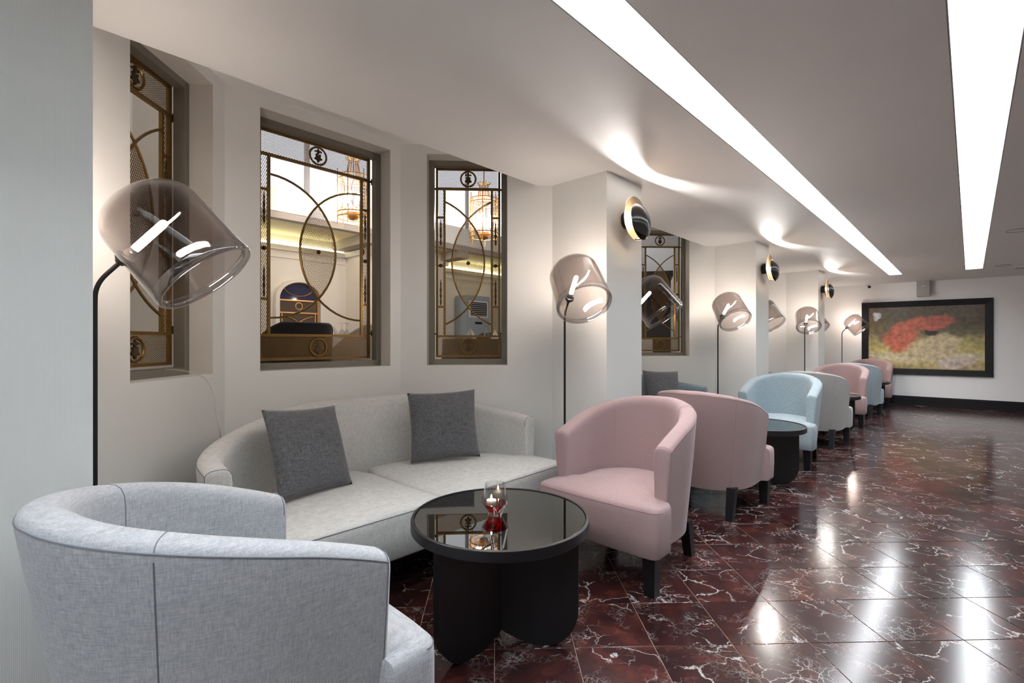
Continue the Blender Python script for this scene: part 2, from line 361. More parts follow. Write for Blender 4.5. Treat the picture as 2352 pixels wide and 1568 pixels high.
# window wall: pillars and bays
PILL = [(-6.4,.182),(2.68,3.135),(5.655,6.11),(8.62,9.06)]
BAYS = [(.11,2.68),(3.135,5.655),(6.11,8.62),(9.06,11.46)]
for k, (y0, y1) in enumerate(PILL):
    mb = MB().box((-2.4,y0,-.0),(XP,y1,HB+.12))
    struct('wall_pillar', mb, M['ribbed'] if k == 0 else M['wall'])
XW, TH = -2.857, .20
def bay_front(y0, y1):
    d = abs(XW+2.13)
    return [(-2.13,y0),(XW,y0+d),(XW,y1-d-(.03 if y0 < 1 else 0)),(-2.13,y1)]
def openings(k):       # along-panel start and width of each opening
    return None
FR = .117
WIN = []
for k, (y0, y1) in enumerate(BAYS):
    P = [Vector(p) for p in bay_front(y0, y1)]
    dirs = [(P[i+1]-P[i]).normalized() for i in range(3)]
    nrm = [Vector((d.y,-d.x)) for d in dirs]           # towards the room
    back = []
    for i in range(4):
        if i == 0: b_ = P[0]-nrm[0]*TH
        elif i == 3: b_ = P[3]-nrm[2]*TH
        else:
            m_ = (nrm[i-1]+nrm[i]).normalized(); b_ = P[i]-m_*(TH/m_.dot(nrm[i]))
        back.append(b_)
    struct('ceiling', MB().prism([(XE,y0-.1),(-2.3,y0-.1)]+[tuple(q) for q in back]+[(-2.3,y1+.1),(XE,y1+.1)], HB, HB+.06), M['ceil'])
    for i in range(3):
        L = (P[i+1]-P[i]).length
        if k == 3 or (i == 1 and L < .9): wdt = 0
        else: wdt = .832 if i == 1 else .558
        mb = MB()
        if not wdt:
            mb.prism([P[i],P[i+1],back[i+1],back[i]], 0, HB+.1)
        else:
            if i == 1: s0 = (1.011-P[1].y) if k == 0 else (L-wdt)/2
            elif i == 0: s0 = L-.106-wdt
            else: s0 = .178
            a, b_ = P[i]+dirs[i]*s0, P[i]+dirs[i]*(s0+wdt); n_ = nrm[i]
            mb.prism([P[i],a,a-n_*TH,back[i]], 0, HB+.1); mb.prism([b_,P[i+1],back[i+1],b_-n_*TH], 0, HB+.1)
            mb.prism([a,b_,b_-n_*TH,a-n_*TH], 0, ZS); mb.prism([a,b_,b_-n_*TH,a-n_*TH], ZT, HB+.1)
            WIN.append((k, i, (a+b_)/2, n_, wdt))
        wo = struct('wall_left', mb, M['wall'])
        if wdt:     # glossy painted reveal lining
            mid = (a+b_)/2; rz = math.atan2(n_.y, n_.x)+math.pi/2
            rv = MB(); q = wdt/2
            rv.box((-q,.001,ZS),(-q+.002,FR,ZT)); rv.box((q-.002,.001,ZS),(q,FR,ZT)); rv.box((-q,.001,ZT-.002),(q,FR,ZT))
            r_ = link('reveal', rv.mesh('reveal', M['reveal']), wo, (mid.x, mid.y, 0), (0,0,rz))
struct('wall_far', MB().prism([(-2.3,YF(-2.3)),(2.4,YF(2.4)),(2.4,12),(-2.3,12)], 0, HC+.3), M['farwall_lit'])
struct('wall_far', MB().prism([(-2.125,11.46),(-2.125,11.6),(-2.6,11.7),(-2.6,11.46)], 0, HB+.1), M['wall'])
bbp = MB().prism([(-2.12,YF(-2.12)-.022),(2.3,YF(2.3)-.022),(2.3,YF(2.3)-.001),(-2.12,YF(-2.12)-.001)], 0, .145)
bbp.prism([(-2.12,YF(-2.12)-.014),(2.3,YF(2.3)-.014),(2.3,YF(2.3)-.001),(-2.12,YF(-2.12)-.001)], .145, .165)
struct('baseboard_far', bbp, M['frameblack'])
struct('wall_right', MB().box((2.3,-6.5,0),(2.4,12,HC+.1)), M['wall'])
struct('wall_back', MB().box((-2.4,-6.5,0),(2.4,-6.4,HC+.1)), M['wall'])
# ------------------------------------------------------------------ window frames and gold grilles
def arc_pts(c, a, b, t0, t1, n=28, sgn=1):
    return [(sgn*(c+a*math.cos(t0+(t1-t0)*i/n)), 0, b*math.sin(t0+(t1-t0)*i/n)) for i in range(n+1)]
def clip_lines(mb, inside, bb, px, pz, wd=.0020, dp=.0016, step=.004):
    """two families of diagonal strands of an expanded-metal sheet, clipped to a shape"""
    x0, x1, z0, z1 = bb; sl = pz/px
    for sg in (1, -1):
        c0 = z0-(sl*x1 if sg > 0 else -sl*x0); c1_ = z1-(sl*x0 if sg > 0 else -sl*x1)
        c = math.floor(c0/pz)*pz
        while c < c1_+pz:
            run = None; x = x0
            while x <= x1+1e-9:
                z = sg*sl*x+c; ok = inside(x, z)
                if ok and run is None: run = (x, z)
                if run and (not ok or x+step > x1):
                    e = (x, z)
                    if abs(e[0]-run[0]) > step*.9: mb.bar((run[0],0,run[1]),(e[0],0,e[1]),wd,dp)
                    run = None
                x += step
            c += pz
GR = {}
def grille_meshes(W, key):
    H = 1.378; hw = W/2; b = .016; g = {}
    mb = MB()       # outer frame, rails and stiles
    for sx in (-1,1): mb.box((sx*(hw-b/2)-b/2,-.009,0),(sx*(hw-b/2)+b/2,.009,H))
    for z in (0, H-b, .145, H-.16): mb.box((-hw+b,-.009,z),(hw-b,.009,z+b))
    xi = hw-.062
    for sx in (-1,1): mb.box((sx*xi-b/2,-.008,.145+b),(sx*xi+b/2,.008,H-.16))
    for sx in (-1,1):
        for z in (.36,.66,1.01): mb.box((min(sx*(xi+b/2),sx*(hw-b)),-.006,z),(max(sx*(xi+b/2),sx*(hw-b)),.006,z+.014))
    g['frame'] = mb.mesh('grille_frame', M['gold'])
    zc = .685
    lens_in = None
    if key == 'wide':
        c = -(xi-b/2); a = .118-c; bb_ = .30/math.sqrt(1-(c/a)**2)
        inside0 = lambda x, z: ((abs(x)-c)/a)**2+((z-zc)/bb_)**2 < 1
        pts = arc_pts(c, a, bb_, -math.pi/2, math.pi/2)
    else:
        R = (.32**2+.118**2)/(2*.118); c = .118-R
        te = math.acos(max(-1,(-(xi-b/2)-c)/R)); inside0 = lambda x, z: (abs(x)-c)**2+(z-zc)**2 < R*R
        pts = arc_pts(c, R, R, -te, te)
    for sgn, nm in ((1,'arc0'),(-1,'arc1')):
        P = [(sgn*p[0], (.003 if sgn > 0 else -.003), p[2]+zc) for p in pts]
        g[nm] = MB().tube(P, .0068, 6).mesh('lens_arc', M['gold'], 40)
    mb = MB()
    clip_lines(mb, lambda x, z: abs(x) < hw-b and H-.16+b < z < H-b, (-hw+b,hw-b,H-.16+b,H-b), .0165, .0088)
    clip_lines(mb, lambda x, z: abs(x) < hw-b and b < z < .145, (-hw+b,hw-b,b,.145), .0165, .0088)
    for sx in (-1,1):
        clip_lines(mb, lambda x, z: xi < abs(x) < hw-b and .16 < z < H-.16, (min(sx*xi,sx*(hw-b)),max(sx*xi,sx*(hw-b)),.16,H-.16), .0105, .0240, step=.003)
    clip_lines(mb, inside0, (-.125,.125,zc-.34,zc+.34), .0105, .0240, step=.003)
    g['lattice'] = mb.mesh('lattice', M['gold'])
    RX = Matrix.Rotation(math.pi/2, 4, 'X')
    g['ring'] = MB().torus((0,0,0), .054, .0065, RX, 36, 6).mesh('medallion_ring', M['gold'], 40)
    lf = MB()       # grape-leaf and lily motif
    leaf = []
    for i in range(36):
        a_ = 2*math.pi*i/36; r_ = .021+.0055*math.cos(5*(a_-math.pi/2+math.pi))
        leaf.append((r_*math.cos(a_), r_*math.sin(a_)*1.15-.012))
    def flat(poly, y=.004):
        n = len(poly); A = [lf.vert((p[0],-y,p[1])) for p in poly]; B = [lf.vert((p[0],y,p[1])) for p in poly]
        lf.face(A); lf.face(B[::-1])
        for i in range(n): lf.face((A[i],B[i],B[(i+1)%n],A[(i+1)%n]))
    flat(leaf)
    flat([(-.004,.012),(.004,.012),(.010,.026),(.022,.022),(.024,.030),(.012,.034),(.007,.030),(.007,.040),(0,.046),(-.007,.040),(-.007,.030),(-.012,.034),(-.024,.030),(-.022,.022),(-.010,.026)])
    g['leaf'] = lf.mesh('medallion_leaf', M['bronze'])
    g['spindle'] = MB().lathe([(.001,0),(.005,.01),(.007,.03),(.004,.05),(.009,.07),(.0045,.09),(.008,.115),(.004,.14),(.006,.16),(.001,.19)], 8).mesh('spindle', M['bronze'], 50)
    g['ball'] = MB().sphere((0,0,0), .0135, 12, 8).mesh('boss', M['bronze'], 60)
    g['bracket'] = MB().box((-.011,-.008,-.005),(.011,.008,.005)).box((.007,-.012,-.018),(.013,.012,.022)).mesh('bracket', M['blackmetal'])
    return g, hw, xi, H, zc
GR['wide'] = grille_meshes(.730, 'wide'); GR['narrow'] = grille_meshes(.468, 'narrow')
def frame_mesh(wdt, side):
    q = wdt/2; f = .038; zz = ZT-ZS; mb = MB(); y0, y1 = FR, FR+.055
    def quadbar(pts):
        A = [mb.vert((p[0],y0,p[1])) for p in pts]; B = [mb.vert((p[0],y1,p[1])) for p in pts]
        mb.face(A); mb.face(B[::-1])
        for i in range(4): mb.face((A[i],B[i],B[(i+1)%4],A[(i+1)%4]))
    quadbar({'b':[(-q,0),(q,0),(q-f,f),(-q+f,f)],'t':[(-q,zz),(q,zz),(q-f,zz-f),(-q+f,zz-f)],'l':[(-q,0),(-q,zz),(-q+f,zz-f),(-q+f,f)],'r':[(q,0),(q,zz),(q-f,zz-f),(q-f,f)]}[side])
    return mb.mesh('frame_bar', M['steel'])
FM = {(wd,sd): frame_mesh(wd, sd) for wd in (.832,.558) for sd in 'btlr'}
def add_grille(parent, key, z, y):
    g, hw, xi, H, zc = GR[key]
    gr = link('grille', g['frame'], parent, (0, y, z))
    link('lens_arc', g['arc0'], gr); link('lens_arc', g['arc1'], gr)
    link('lattice', g['lattice'], gr, (0,.0035,0), kind='stuff')
    for zz in (.078, H-.078):
        link('medallion_ring', g['ring'], gr, (0,0,zz)); link('medallion_leaf', g['leaf'], gr, (0,0,zz))
    link('boss', g['ball'], gr, (0,-.006,zc))
    for sx in (-1,1):
        xm = sx*(xi+hw-.016+.008)/2
        link('spindle', g['spindle'], gr, (xm,-.004,.375)); link('spindle', g['spindle'], gr, (xm,-.004,.81))
        link('boss', g['ball'], gr, (xm,-.004,.667))
        for zz in (.17,H-.155): link('bracket', g['bracket'], gr, (sx*(hw+.009),-.004,zz), (0,0,0 if sx > 0 else math.pi))
    return gr
for n_, (k, i, mid, nn, wdt) in enumerate(WIN):
    rz = math.atan2(nn.y, nn.x)+math.pi/2
    wn = link('window_%d' % (n_+1), None, None, (mid.x, mid.y, ZS), (0,0,rz), kind='structure')
    for sd in 'btlr': link('frame_bar', FM[(wdt,sd)], wn)
    if k < 3: add_grille(wn, 'wide' if i == 1 else 'narrow', .05, FR+.066)

# ------------------------------------------------------------------ upholstery
def u_path(a, yf, yc, b, n=40, p=2.3, straight=4):
    """plan centre line from one arm front round the back to the other arm front, with outward normals and arc length"""
    pts = [(a, yf+(yc-yf)*i/straight) for i in range(straight)]
    for i in range(n+1):
        t = math.pi*i/n; c_, s_ = math.cos(t), math.sin(t)
        pts.append((a*math.copysign(abs(c_)**(2/p),c_), yc-b*abs(s_)**(2/p)))
    pts += [(-a, yf+(yc-yf)*(straight-1-i)/straight) for i in range(straight)]
    # resample evenly
    P = [Vector(q) for q in pts]; L = [0]
    for i in range(1,len(P)): L.append(L[-1]+(P[i]-P[i-1]).length)
    m = 64; out = []; j = 0
    for i in range(m+1):
        s_ = L[-1]*i/m
        while j < len(L)-2 and L[j+1] < s_: j += 1
        f = (s_-L[j])/max(1e-9,L[j+1]-L[j]); out.append(P[j].lerp(P[j+1], f))
    nr = []
    for i in range(m+1):
        d = (out[min(i+1,m)]-out[max(i-1,0)]).normalized(); nr.append(Vector((-d.y, d.x))*1)
    # make outward
    if nr[m//2].y > 0: nr = [-q for q in nr]
    return out, nr, L[-1]
def smooth01(x): x = max(0,min(1,x)); return x*x*(3-2*x)
def tub_meshes(key, a, yf, yc, b, zb, za, th, z0, taper, seat_front, seat_hw, zseat, mat, flatfrac=.34, halves=1, p=2.3, pipe=None, rake=.0):
    g = {}; out, nr, L = u_path(a, yf, yc, b, p=p); m = len(out)-1
    def ztop(i):
        u = abs(i/m-.5)*2            # 0 at back, 1 at arm front
        x = max(0,(u-flatfrac)/(1-flatfrac)); x2 = .35*x+.65*x*x if flatfrac < .2 else .72*x+.28*smooth01(x)
        return zb+(za-zb)*x2
    def section(i, shrink=0, fwd=0):
        zt = ztop(i); o, n_ = out[i], nr[i]; t_ = th*(1-.0*i)
        pr = [(-.42,z0),(-.44,z0+.6*(zt-z0)),(-.48,zt-.055),(-.45,zt-.026),(-.35,zt-.009),(-.18,zt-.001),(.05,zt),(.28,zt-.002),(.42,zt-.009),(.485,zt-.02),(.5,zt-.034)]
        for f in (.82,.6,.38,.2,.07,0): pr.append((.5, z0+f*(zt-z0-.034)))
        R = []
        zc = (z0+zt)/2
        for q, z in pr:
            off = q*t_
            fz = (z-z0)/(zt-z0); off -= ((taper if q > 0 else 0)+rake*max(0,-n_.y)**2)*(1-fz)**1.15
            off *= (1-shrink); zz = zc+(z-zc)*(1-shrink*t_/(zt-z0)*1.2)
            R.append((o.x+n_.x*off, o.y+n_.y*off+fwd, zz))
        return R
    mb = MB(); rings = [section(0,.42,.0105),section(0,.14,.009),section(0,.03,.004)]+[section(i) for i in range(m+1)]+[section(m,.03,.004),section(m,.14,.009),section(m,.42,.0105)]
    mb.rings(rings, True, True, True)
    g['shell'] = mb.mesh('back_shell', M[mat], 48)
    # piped seams
    def tubeat(P, r=.0019): return MB().tube(P, r, 5).mesh('seam', M[pipe or {'grey':'greyseam','sofagrey':'greyseam','pink':'pinkseam'}.get(mat, mat)], 60)
    g['seams'] = [tubeat([section(i)[9] for i in range(0,m+1)])]
    for e in (0, m): g['seams'].append(tubeat([section(e)[q] for q in range(2,16)]))
    for u in (.30,.70):
        i = int(m*u); g['seams'].append(tubeat([section(i)[q] for q in range(10,17)],.0014)); g['seams'].append(tubeat([section(i)[q] for q in range(1,10)],.0014))
    # seat: front apron plus cushion between the arms
    inner = [out[i]-nr[i]*(th*.34+rake*.75*max(0,-nr[i].y)**2) for i in range(m+1)]
    yb = yf+.012; r = .04
    def half_poly(sgn_lo, sgn_hi):
        poly = []
        def corner(sx):
            q = []
            for k in range(6):
                t = math.pi/2*k/5; q.append((sx*(seat_hw-r+r*math.sin(t)), seat_front-r+r*math.cos(t)))
            return q
        bow = .012
        if halves == 1:
            poly = corner(-1)[::-1]
            for k in range(1,8): x = -seat_hw+r+(2*(seat_hw-r))*k/8; poly.append((x, seat_front+bow*(1-(x/seat_hw)**2)))
            poly += corner(1)+[(seat_hw, yb)]
            poly += [(q.x,q.y) for q in inner if q.y < yf-.03]
            poly += [(-seat_hw, yb)]
        else:
            if sgn_lo < 0:
                poly = corner(-1)[::-1]
                for k in range(1,8): x = -seat_hw+r+(seat_hw-r-.002)*k/8; poly.append((x, seat_front+bow*(1-(x/seat_hw)**2)))
                poly += [(-.002, seat_front+bow)]+[(-.002, seat_front+bow-(seat_front-inner[m//2].y)*k/6) for k in range(1,6)]
                poly += [(q.x,q.y) for q in inner if q.y < yf-.03 and q.x < -.002]+[(-seat_hw, yb)]
            else:
                poly = [(-x,y) for x,y in half_poly(-1,0)][::-1]
        return poly
    seats = []
    for hv in ([(-1,1)] if halves == 1 else [(-1,0),(0,1)]):
        poly = half_poly(*hv); cx = sum(q[0] for q in poly)/len(poly); cy = .03+(seat_front+inner[m//2].y)/2-.03
        mb = MB(); R = []
        lim = (-99,-.003) if hv == (-1,0) else ((.003,99) if hv == (0,1) else (-99,99))
        def ring(s_, z, inset=0):
            rr = []
            for x, y in poly:
                dx, dy = cx-x, cy-y; l = math.hypot(dx,dy)
                f = inset/l if l else 0
                rr.append((x+dx*(s_+f), y+dy*(s_+f), z))
            return rr
        R = [ring(0,z0,.012),ring(0,z0+.01,.004),ring(0,z0+.1,0),ring(0,zseat-.05,0),ring(0,zseat-.022,.002),ring(0,zseat-.008,.008),ring(0,zseat,.02)]
        for s_, dz in ((.12,.008),(.28,.017),(.5,.024),(.75,.028),(.93,.029)): R.append(ring(s_, zseat+dz))
        mb.rings(R, True, True, True); seats.append(mb.mesh('seat', M[mat], 50))
        fr = [q for q in ring(0,zseat-.016,.003) if q[1] > yb+.0]
        g['seams'].append(tubeat(fr, .0016))
    g['seats'] = seats
    return g
def leg_mesh(splay, s0=.030, s1=.022, zt=.205):
    R = []
    for z, s_, o in ((0,s1,splay),(zt,s0,0)):
        R.append([(-s_,o-s_,z),(s_,o-s_,z),(s_,o+s_,z),(-s_,o+s_,z)])
    mb = MB(); mb.rings(R, True, True, True); return mb.mesh('leg', M['blackwood'])
LEG_F, LEG_R = leg_mesh(0,.032,.026), leg_mesh(-.05,.028,.022)
SOFALEG = leg_mesh(0,.03,.026,.215)
def make_tub(key, name, label, cat, loc, rz, g, legs, group=None):
    t_ = thing(name, label, cat, loc, rz, group)
    link('back_shell', g['shell'], t_)
    for s_ in g['seats']: link('seat_cushion', s_, t_)
    for s_ in g['seams']: link('seam', s_, t_)
    for (me, x, y, r_) in legs: link('leg', me, t_, (x,y,0), (0,0,r_))
    return t_
CH = dict(a=.298, yf=.185, yc=.00, b=.38, rake=.07, p=2.0, flatfrac=.10, zb=.838, za=.668, th=.092, z0=.185, taper=.045, seat_front=.335, seat_hw=.348, zseat=.412)
CHG = {c: tub_meshes('chair', mat=c, **CH) for c in ('grey','pink','blue','beige')}
CHLEGS = [(LEG_F,.29,.275,0),(LEG_F,-.29,.275,0),(LEG_R,.235,-.215,0),(LEG_R,-.235,-.215,0)]
FY, BY = 0, math.pi            # facing +y, facing -y
CHAIRS = [
 ('grey', -1.335, .450, FY, 'grey tub armchair nearest the camera beside the ribbed pillar'),
 ('pink', -1.355, 2.345, BY, 'dusty pink tub armchair facing the candle table, nearest pink chair'),
 ('pink', -1.375, 3.545, FY, 'dusty pink tub armchair turned away, back to back with another pink chair'),
 ('blue', -1.365, 5.335, BY, 'pale blue tub armchair behind the second round table'),
 ('beige', -1.335, 6.50, FY, 'stone grey tub armchair turned away behind the pale blue one'),
 ('pink', -1.365, 8.30, BY, 'pink tub armchair between the stone grey and the farthest blue armchair'),
 ('blue', -1.345, 9.39, FY, 'blue tub armchair turned away, nearest the far wall'),
 ('pink', -1.345, 11.01, BY, 'pink tub armchair in front of the framed picture on far wall')]
for c, x, y, r_, lab in CHAIRS:
    make_tub('chair', 'tub_armchair', lab, 'armchair', (x,y,0), r_, CHG[c], CHLEGS, 'tub armchairs along the bays')
# sofas, facing +x
SO = dict(a=.905, yf=.20, yc=.13, b=.50, zb=.828, za=.672, th=.10, z0=.20, taper=.03, seat_front=.445, seat_hw=.965, zseat=.412, flatfrac=.25, halves=2, p=2.05)
SOFAS = [('sofagrey',1.50,'long curved grey sofa with two charcoal cushions in the nearest bay'),('bluegrey',4.40,'curved slate blue sofa in the second bay, mostly hidden by the pillar'),
         ('beige',7.37,'curved stone grey sofa in the third bay behind the armchairs'),('sofagrey',10.26,'curved grey sofa in the farthest bay, only its top showing')]
SG = {}
for c, y, lab in SOFAS:
    if c not in SG: SG[c] = tub_meshes('sofa', mat=c, **SO)
    make_tub('sofa', 'curved_sofa', lab, 'sofa', (-2.30,y,0), -math.pi/2, SG[c], [(SOFALEG,-.9,.36,0),(SOFALEG,.9,.36,0),(SOFALEG,-.55,-.2,0),(SOFALEG,.55,-.2,0)], 'curved sofas in the window bays')
# cushions
def cushion_mesh(w=.42, th=.115, n=22, seed=0):
    mb = MB(); rnd = random.Random(seed); ph = [rnd.uniform(0,6) for _ in range(6)]
    for sg in (1,-1):
        ids = []
        for i in range(n+1):
            row = []
            for j in range(n+1):
                u, v = -1+2*i/n, -1+2*j/n
                h_ = (max(0,1-abs(u)**2.6)*max(0,1-abs(v)**2.6))**.55
                pin = 1-.055*(1-abs(u)**2)*abs(v)**4; pin2 = 1-.055*(1-abs(v)**2)*abs(u)**4
                x, z = u*w/2*pin2, v*w/2*pin
                y = sg*th/2*h_*(1+.07*math.sin(3*u+ph[0])*math.cos(2.4*v+ph[1])+.05*math.sin(6*v+ph[2]+2*u))
                row.append(mb.vert((x,y,z)))
            ids.append(row)
        for i in range(n):
            for j in range(n): mb.face((ids[i][j],ids[i+1][j],ids[i+1][j+1],ids[i][j+1]))
    me = mb.mesh('cushion', M['charcoal'], 70)
    bm = bmesh.new(); bm.from_mesh(me); bmesh.ops.remove_doubles(bm, verts=bm.verts, dist=1e-5); bmesh.ops.recalc_face_normals(bm, faces=bm.faces); bm.to_mesh(me); bm.free()
    return me
def cushion(loc, rz, tilt, roll, lab, seed):
    o = link('cushion', cushion_mesh(seed=seed), None, loc, (0,0,0), lab, 'cushion', 'charcoal sofa cushions')
    o.matrix_world = Matrix.Translation(loc) @ Matrix.Rotation(rz,4,'Z') @ Matrix.Rotation(tilt,4,'X') @ Matrix.Rotation(roll,4,'Y')
    return o
cushion((-2.33,1.05,.645), math.radians(-74+180), math.radians(-22), math.radians(4), 'charcoal square cushion leaning at the left end of the grey sofa', 1)
cushion((-2.36,1.90,.652), math.radians(-122+180), math.radians(-16), math.radians(-2), 'charcoal square cushion at the right half of the grey sofa', 2)
cushion((-2.36,4.83,.652), math.radians(-122+180), math.radians(-16), math.radians(2), 'charcoal cushion on the slate blue sofa beside the pillar', 3)

# ------------------------------------------------------------------ round tables
TZ, TR = .485, .345
def table_meshes():
    g = {}
    mb = MB().lathe([(0,.448),(TR-.004,.448),(TR,.452),(TR,TZ+.002),(TR-.002,TZ+.004),(TR-.011,TZ+.004),(TR-.012,TZ-.008),(0,TZ-.008)], 72); g['top'] = mb.mesh('table_top', M['blackwood'], 30)
    g['glass'] = MB().lathe([(0,TZ-.007),(TR-.014,TZ-.007),(TR-.014,TZ),(TR-.015,TZ+.001),(0,TZ+.001)], 72).mesh('mirror_inset', M['mirror'], 30)
    # vertical blade with a round lobe foot
    Rb = .305; r = Rb/2; pr = [(0,.45),(Rb,.45)]
    for k in range(0,15):
        t = math.pi/2*k/14; pr.append((Rb-.13+.13*math.cos(t), .15-.15*math.sin(t)))
    pr += [(.12,.003),(.07,.016),(.03,.033),(0,.048)]
    mb = MB(); hw = .017; A = [mb.vert((p[0],-hw,p[1])) for p in pr]; B = [mb.vert((p[0],hw,p[1])) for p in pr]
    mb.face(A); mb.face(B[::-1]); n = len(pr)
    for i in range(n): mb.face((A[i],B[i],B[(i+1)%n],A[(i+1)%n]))
    g['blade'] = mb.mesh('blade', M['blackwood'])
    return g
TG = table_meshes()
RIGHT = math.atan2(SY, CY)            # world angle of the camera's right
TABLES = [(-1.345,1.365,'round black coffee table with mirrored top holding the red candle glass'),(-1.275,4.33,'round black coffee table between pink and pale blue armchairs'),
          (-1.33,7.35,'round black coffee table hidden behind the stone grey armchair'),(-1.32,10.24,'farthest round black coffee table, in the last bay')]
for k, (x, y, lab) in enumerate(TABLES):
    t_ = thing('coffee_table', lab, 'table', (x,y,0), 0, 'round black coffee tables')
    link('table_top', TG['top'], t_); link('mirror_inset', TG['glass'], t_)
    for a_ in (-9,-136,107): link('blade', TG['blade'], t_, (0,0,0), (0,0,RIGHT+math.radians(a_)))
# candle glass
cx, cy = img(1137, 1182, TZ+.001)
vt = thing('candle_glass', 'clear glass votive with red liquid and a lit tealight on the near table', 'candle', (cx,cy,TZ+.0015))
link('glass_bowl', MB().lathe([(0,0),(.026,0),(.030,.004),(.032,.014),(.052,.045),(.053,.050),(.038,.124),(.0368,.124),(.0505,.050),(.0495,.046),(.030,.016),(0,.014)], 40).mesh('glass_bowl', M['clear'], 40), vt)
link('red_liquid', MB().lathe([(0,.0165),(.0285,.0175),(.0475,.0455),(.0482,.0485),(0,.0485)], 40).mesh('red_liquid', M['red'], 40), vt)
tl = link('tealight', MB().lathe([(0,.049),(.0185,.049),(.0195,.051),(.0195,.057),(.0185,.058),(0,.0575)], 24, Matrix.Translation((-.012,-.008,0))).mesh('tealight', M['wax'], 40), vt)
link('flame', MB().lathe([(0,.063),(.003,.066),(.0032,.069),(.0015,.075),(0,.079)], 12, Matrix.Translation((-.012,-.008,0))).mesh('flame', M['flame'], 60), tl)

# ------------------------------------------------------------------ floor lamps
EL = math.radians(50); AE = math.radians(46)
AX = Vector((math.cos(EL),0,-math.sin(EL))); NX = Vector((math.sin(EL),0,math.cos(EL))); AD = Vector((math.cos(AE),0,math.sin(AE)))
ZB, LA, SR = 1.345, .115, .160
COLL = Vector((0,0,ZB))+AD*LA
def frame_m(o, zax, xref):
    z = zax.normalized(); y = z.cross(xref).normalized(); x = y.cross(z)
    return Matrix(((x.x,y.x,z.x,o.x),(x.y,y.y,z.y,o.y),(x.z,y.z,z.z,o.z),(0,0,0,1)))
def lamp_meshes():
    g = {}
    g['base'] = MB().lathe([(0,0),(.135,0),(.14,.004),(.14,.014),(.135,.018),(0,.018)], 40).mesh('base', M['blackmetal'], 30)
    P = [(0,0,.018),(0,0,ZB-.05)]
    for k in range(1,8):
        t = k/7; p0 = Vector((0,0,ZB-.045)); p1 = Vector((0,0,ZB)); p2 = p1+AD*.045
        P.append((1-t)**2*p0+2*t*(1-t)*p1+t*t*p2)
    P.append(COLL)
    g['pole'] = MB().tube(P, .0068, 12).mesh('pole', M['blackmetal'], 60)
    C0 = COLL+NX*.150-AX*.135                      # dome apex
    MS = frame_m(C0, AX, Vector((0,1,0)))
    LS = .335
    def wall(R_, d):       # half profile of the bell, R_ outer radius, d inset
        P_ = [(0,d)]
        for k in range(1,13):
            t = math.pi/2*k/12; P_.append((R_-.105+(.105-d)*math.sin(t) if k < 12 else R_-d, .092-(.092-d)*math.cos(t)))
        flat_ = [(x*(R_-.105)/max(1e-6,R_-.105),z) for x, z in P_]
        return [(0,d),(.02,d+.0003)]+flat_[1:]
    o_ = wall(.152,0)+[(.154,.14),(.1565,.20),(.159,.26),(.1605,LS-.034)]
    i_ = wall(.152,.005)+[(.1488,.14),(.1512,.20),(.1536,.26),(.1545,LS-.034)]
    g['shade'] = MB().lathe(o_+i_[::-1], 64, MS).mesh('glass_shade', M['smoke'], 70)
    g['rim'] = MB().lathe_loop([(.1606,LS-.033),(.1625,LS-.018),(.1625,LS-.008),(.158,LS-.001),(.150,LS),(.1435,LS-.005),(.1405,LS-.014),(.142,LS-.024),(.1485,LS-.03),(.1544,LS-.033)], 64, MS).mesh('shade_rim', M['smokerim'], 80)
    MC = frame_m(COLL-AD*.016, AD, Vector((0,1,0)))
    g['collar'] = MB().lathe([(0,-.004),(.012,-.004),(.020,.006),(.026,.012),(.027,.028),(.022,.031),(0,.031)], 28, MC).mesh('collar', M['blackmetal'], 40)
    g['socket'] = MB().lathe([(0,.03),(.016,.03),(.017,.05),(.0145,.052),(.0145,.062),(0,.062)], 20, MC).mesh('socket', M['silver'], 40)
    g['bulb'] = MB().lathe([(0,.064),(.011,.064),(.012,.07),(.012,.178),(.010,.186),(.005,.19),(0,.191)], 16, MC).mesh('bulb', M['bulb'], 60)
    return g
LG = lamp_meshes()
LAMP_L, LAMP_R = math.atan2(.81,.584), math.atan2(-.535,.844)
LAMPS = []
for k, (y0, y1) in enumerate(BAYS):
    LAMPS.append((-2.015, y0+.112, LAMP_L)); LAMPS.append((-1.875, y1-.195, LAMP_R))
LAMPS[2] = (-1.945, 3.37, LAMP_L); LAMPS[3] = (-2.0, 5.40, math.atan2(-.62,.78)); LAMPS[4] = (-1.96, 6.34, LAMP_L)
LAMPS[5] = (-1.83, 8.43, math.atan2(-.93,.36)); LAMPS[7] = (-1.80, 11.19, math.atan2(-.1,.99))
LL = ['smoked glass floor lamp at far left beside the ribbed pillar','smoked glass floor lamp against the first pillar, right of grey sofa','smoked glass floor lamp half hidden behind the first pillar',
      'smoked glass floor lamp in front of the second pillar','smoked glass floor lamp half hidden behind the second pillar','smoked glass floor lamp in front of the third pillar',
      'smoked glass floor lamp almost hidden behind the third pillar','smoked glass floor lamp beside the framed picture']
def make_lamp(x, y, z, r_, lab, group='smoked glass floor lamps'):
    t_ = thing('floor_lamp', lab, 'floor lamp', (x,y,z), r_, group)
    for k in ('base','pole','collar','socket','bulb'): link({'collar':'shade_collar'}.get(k,k), LG[k], t_)
    sh = link('glass_shade', LG['shade'], t_); link('shade_rim', LG['rim'], sh); return t_
for (x, y, r_), lab in zip(LAMPS, LL): make_lamp(x, y, 0, r_, lab)

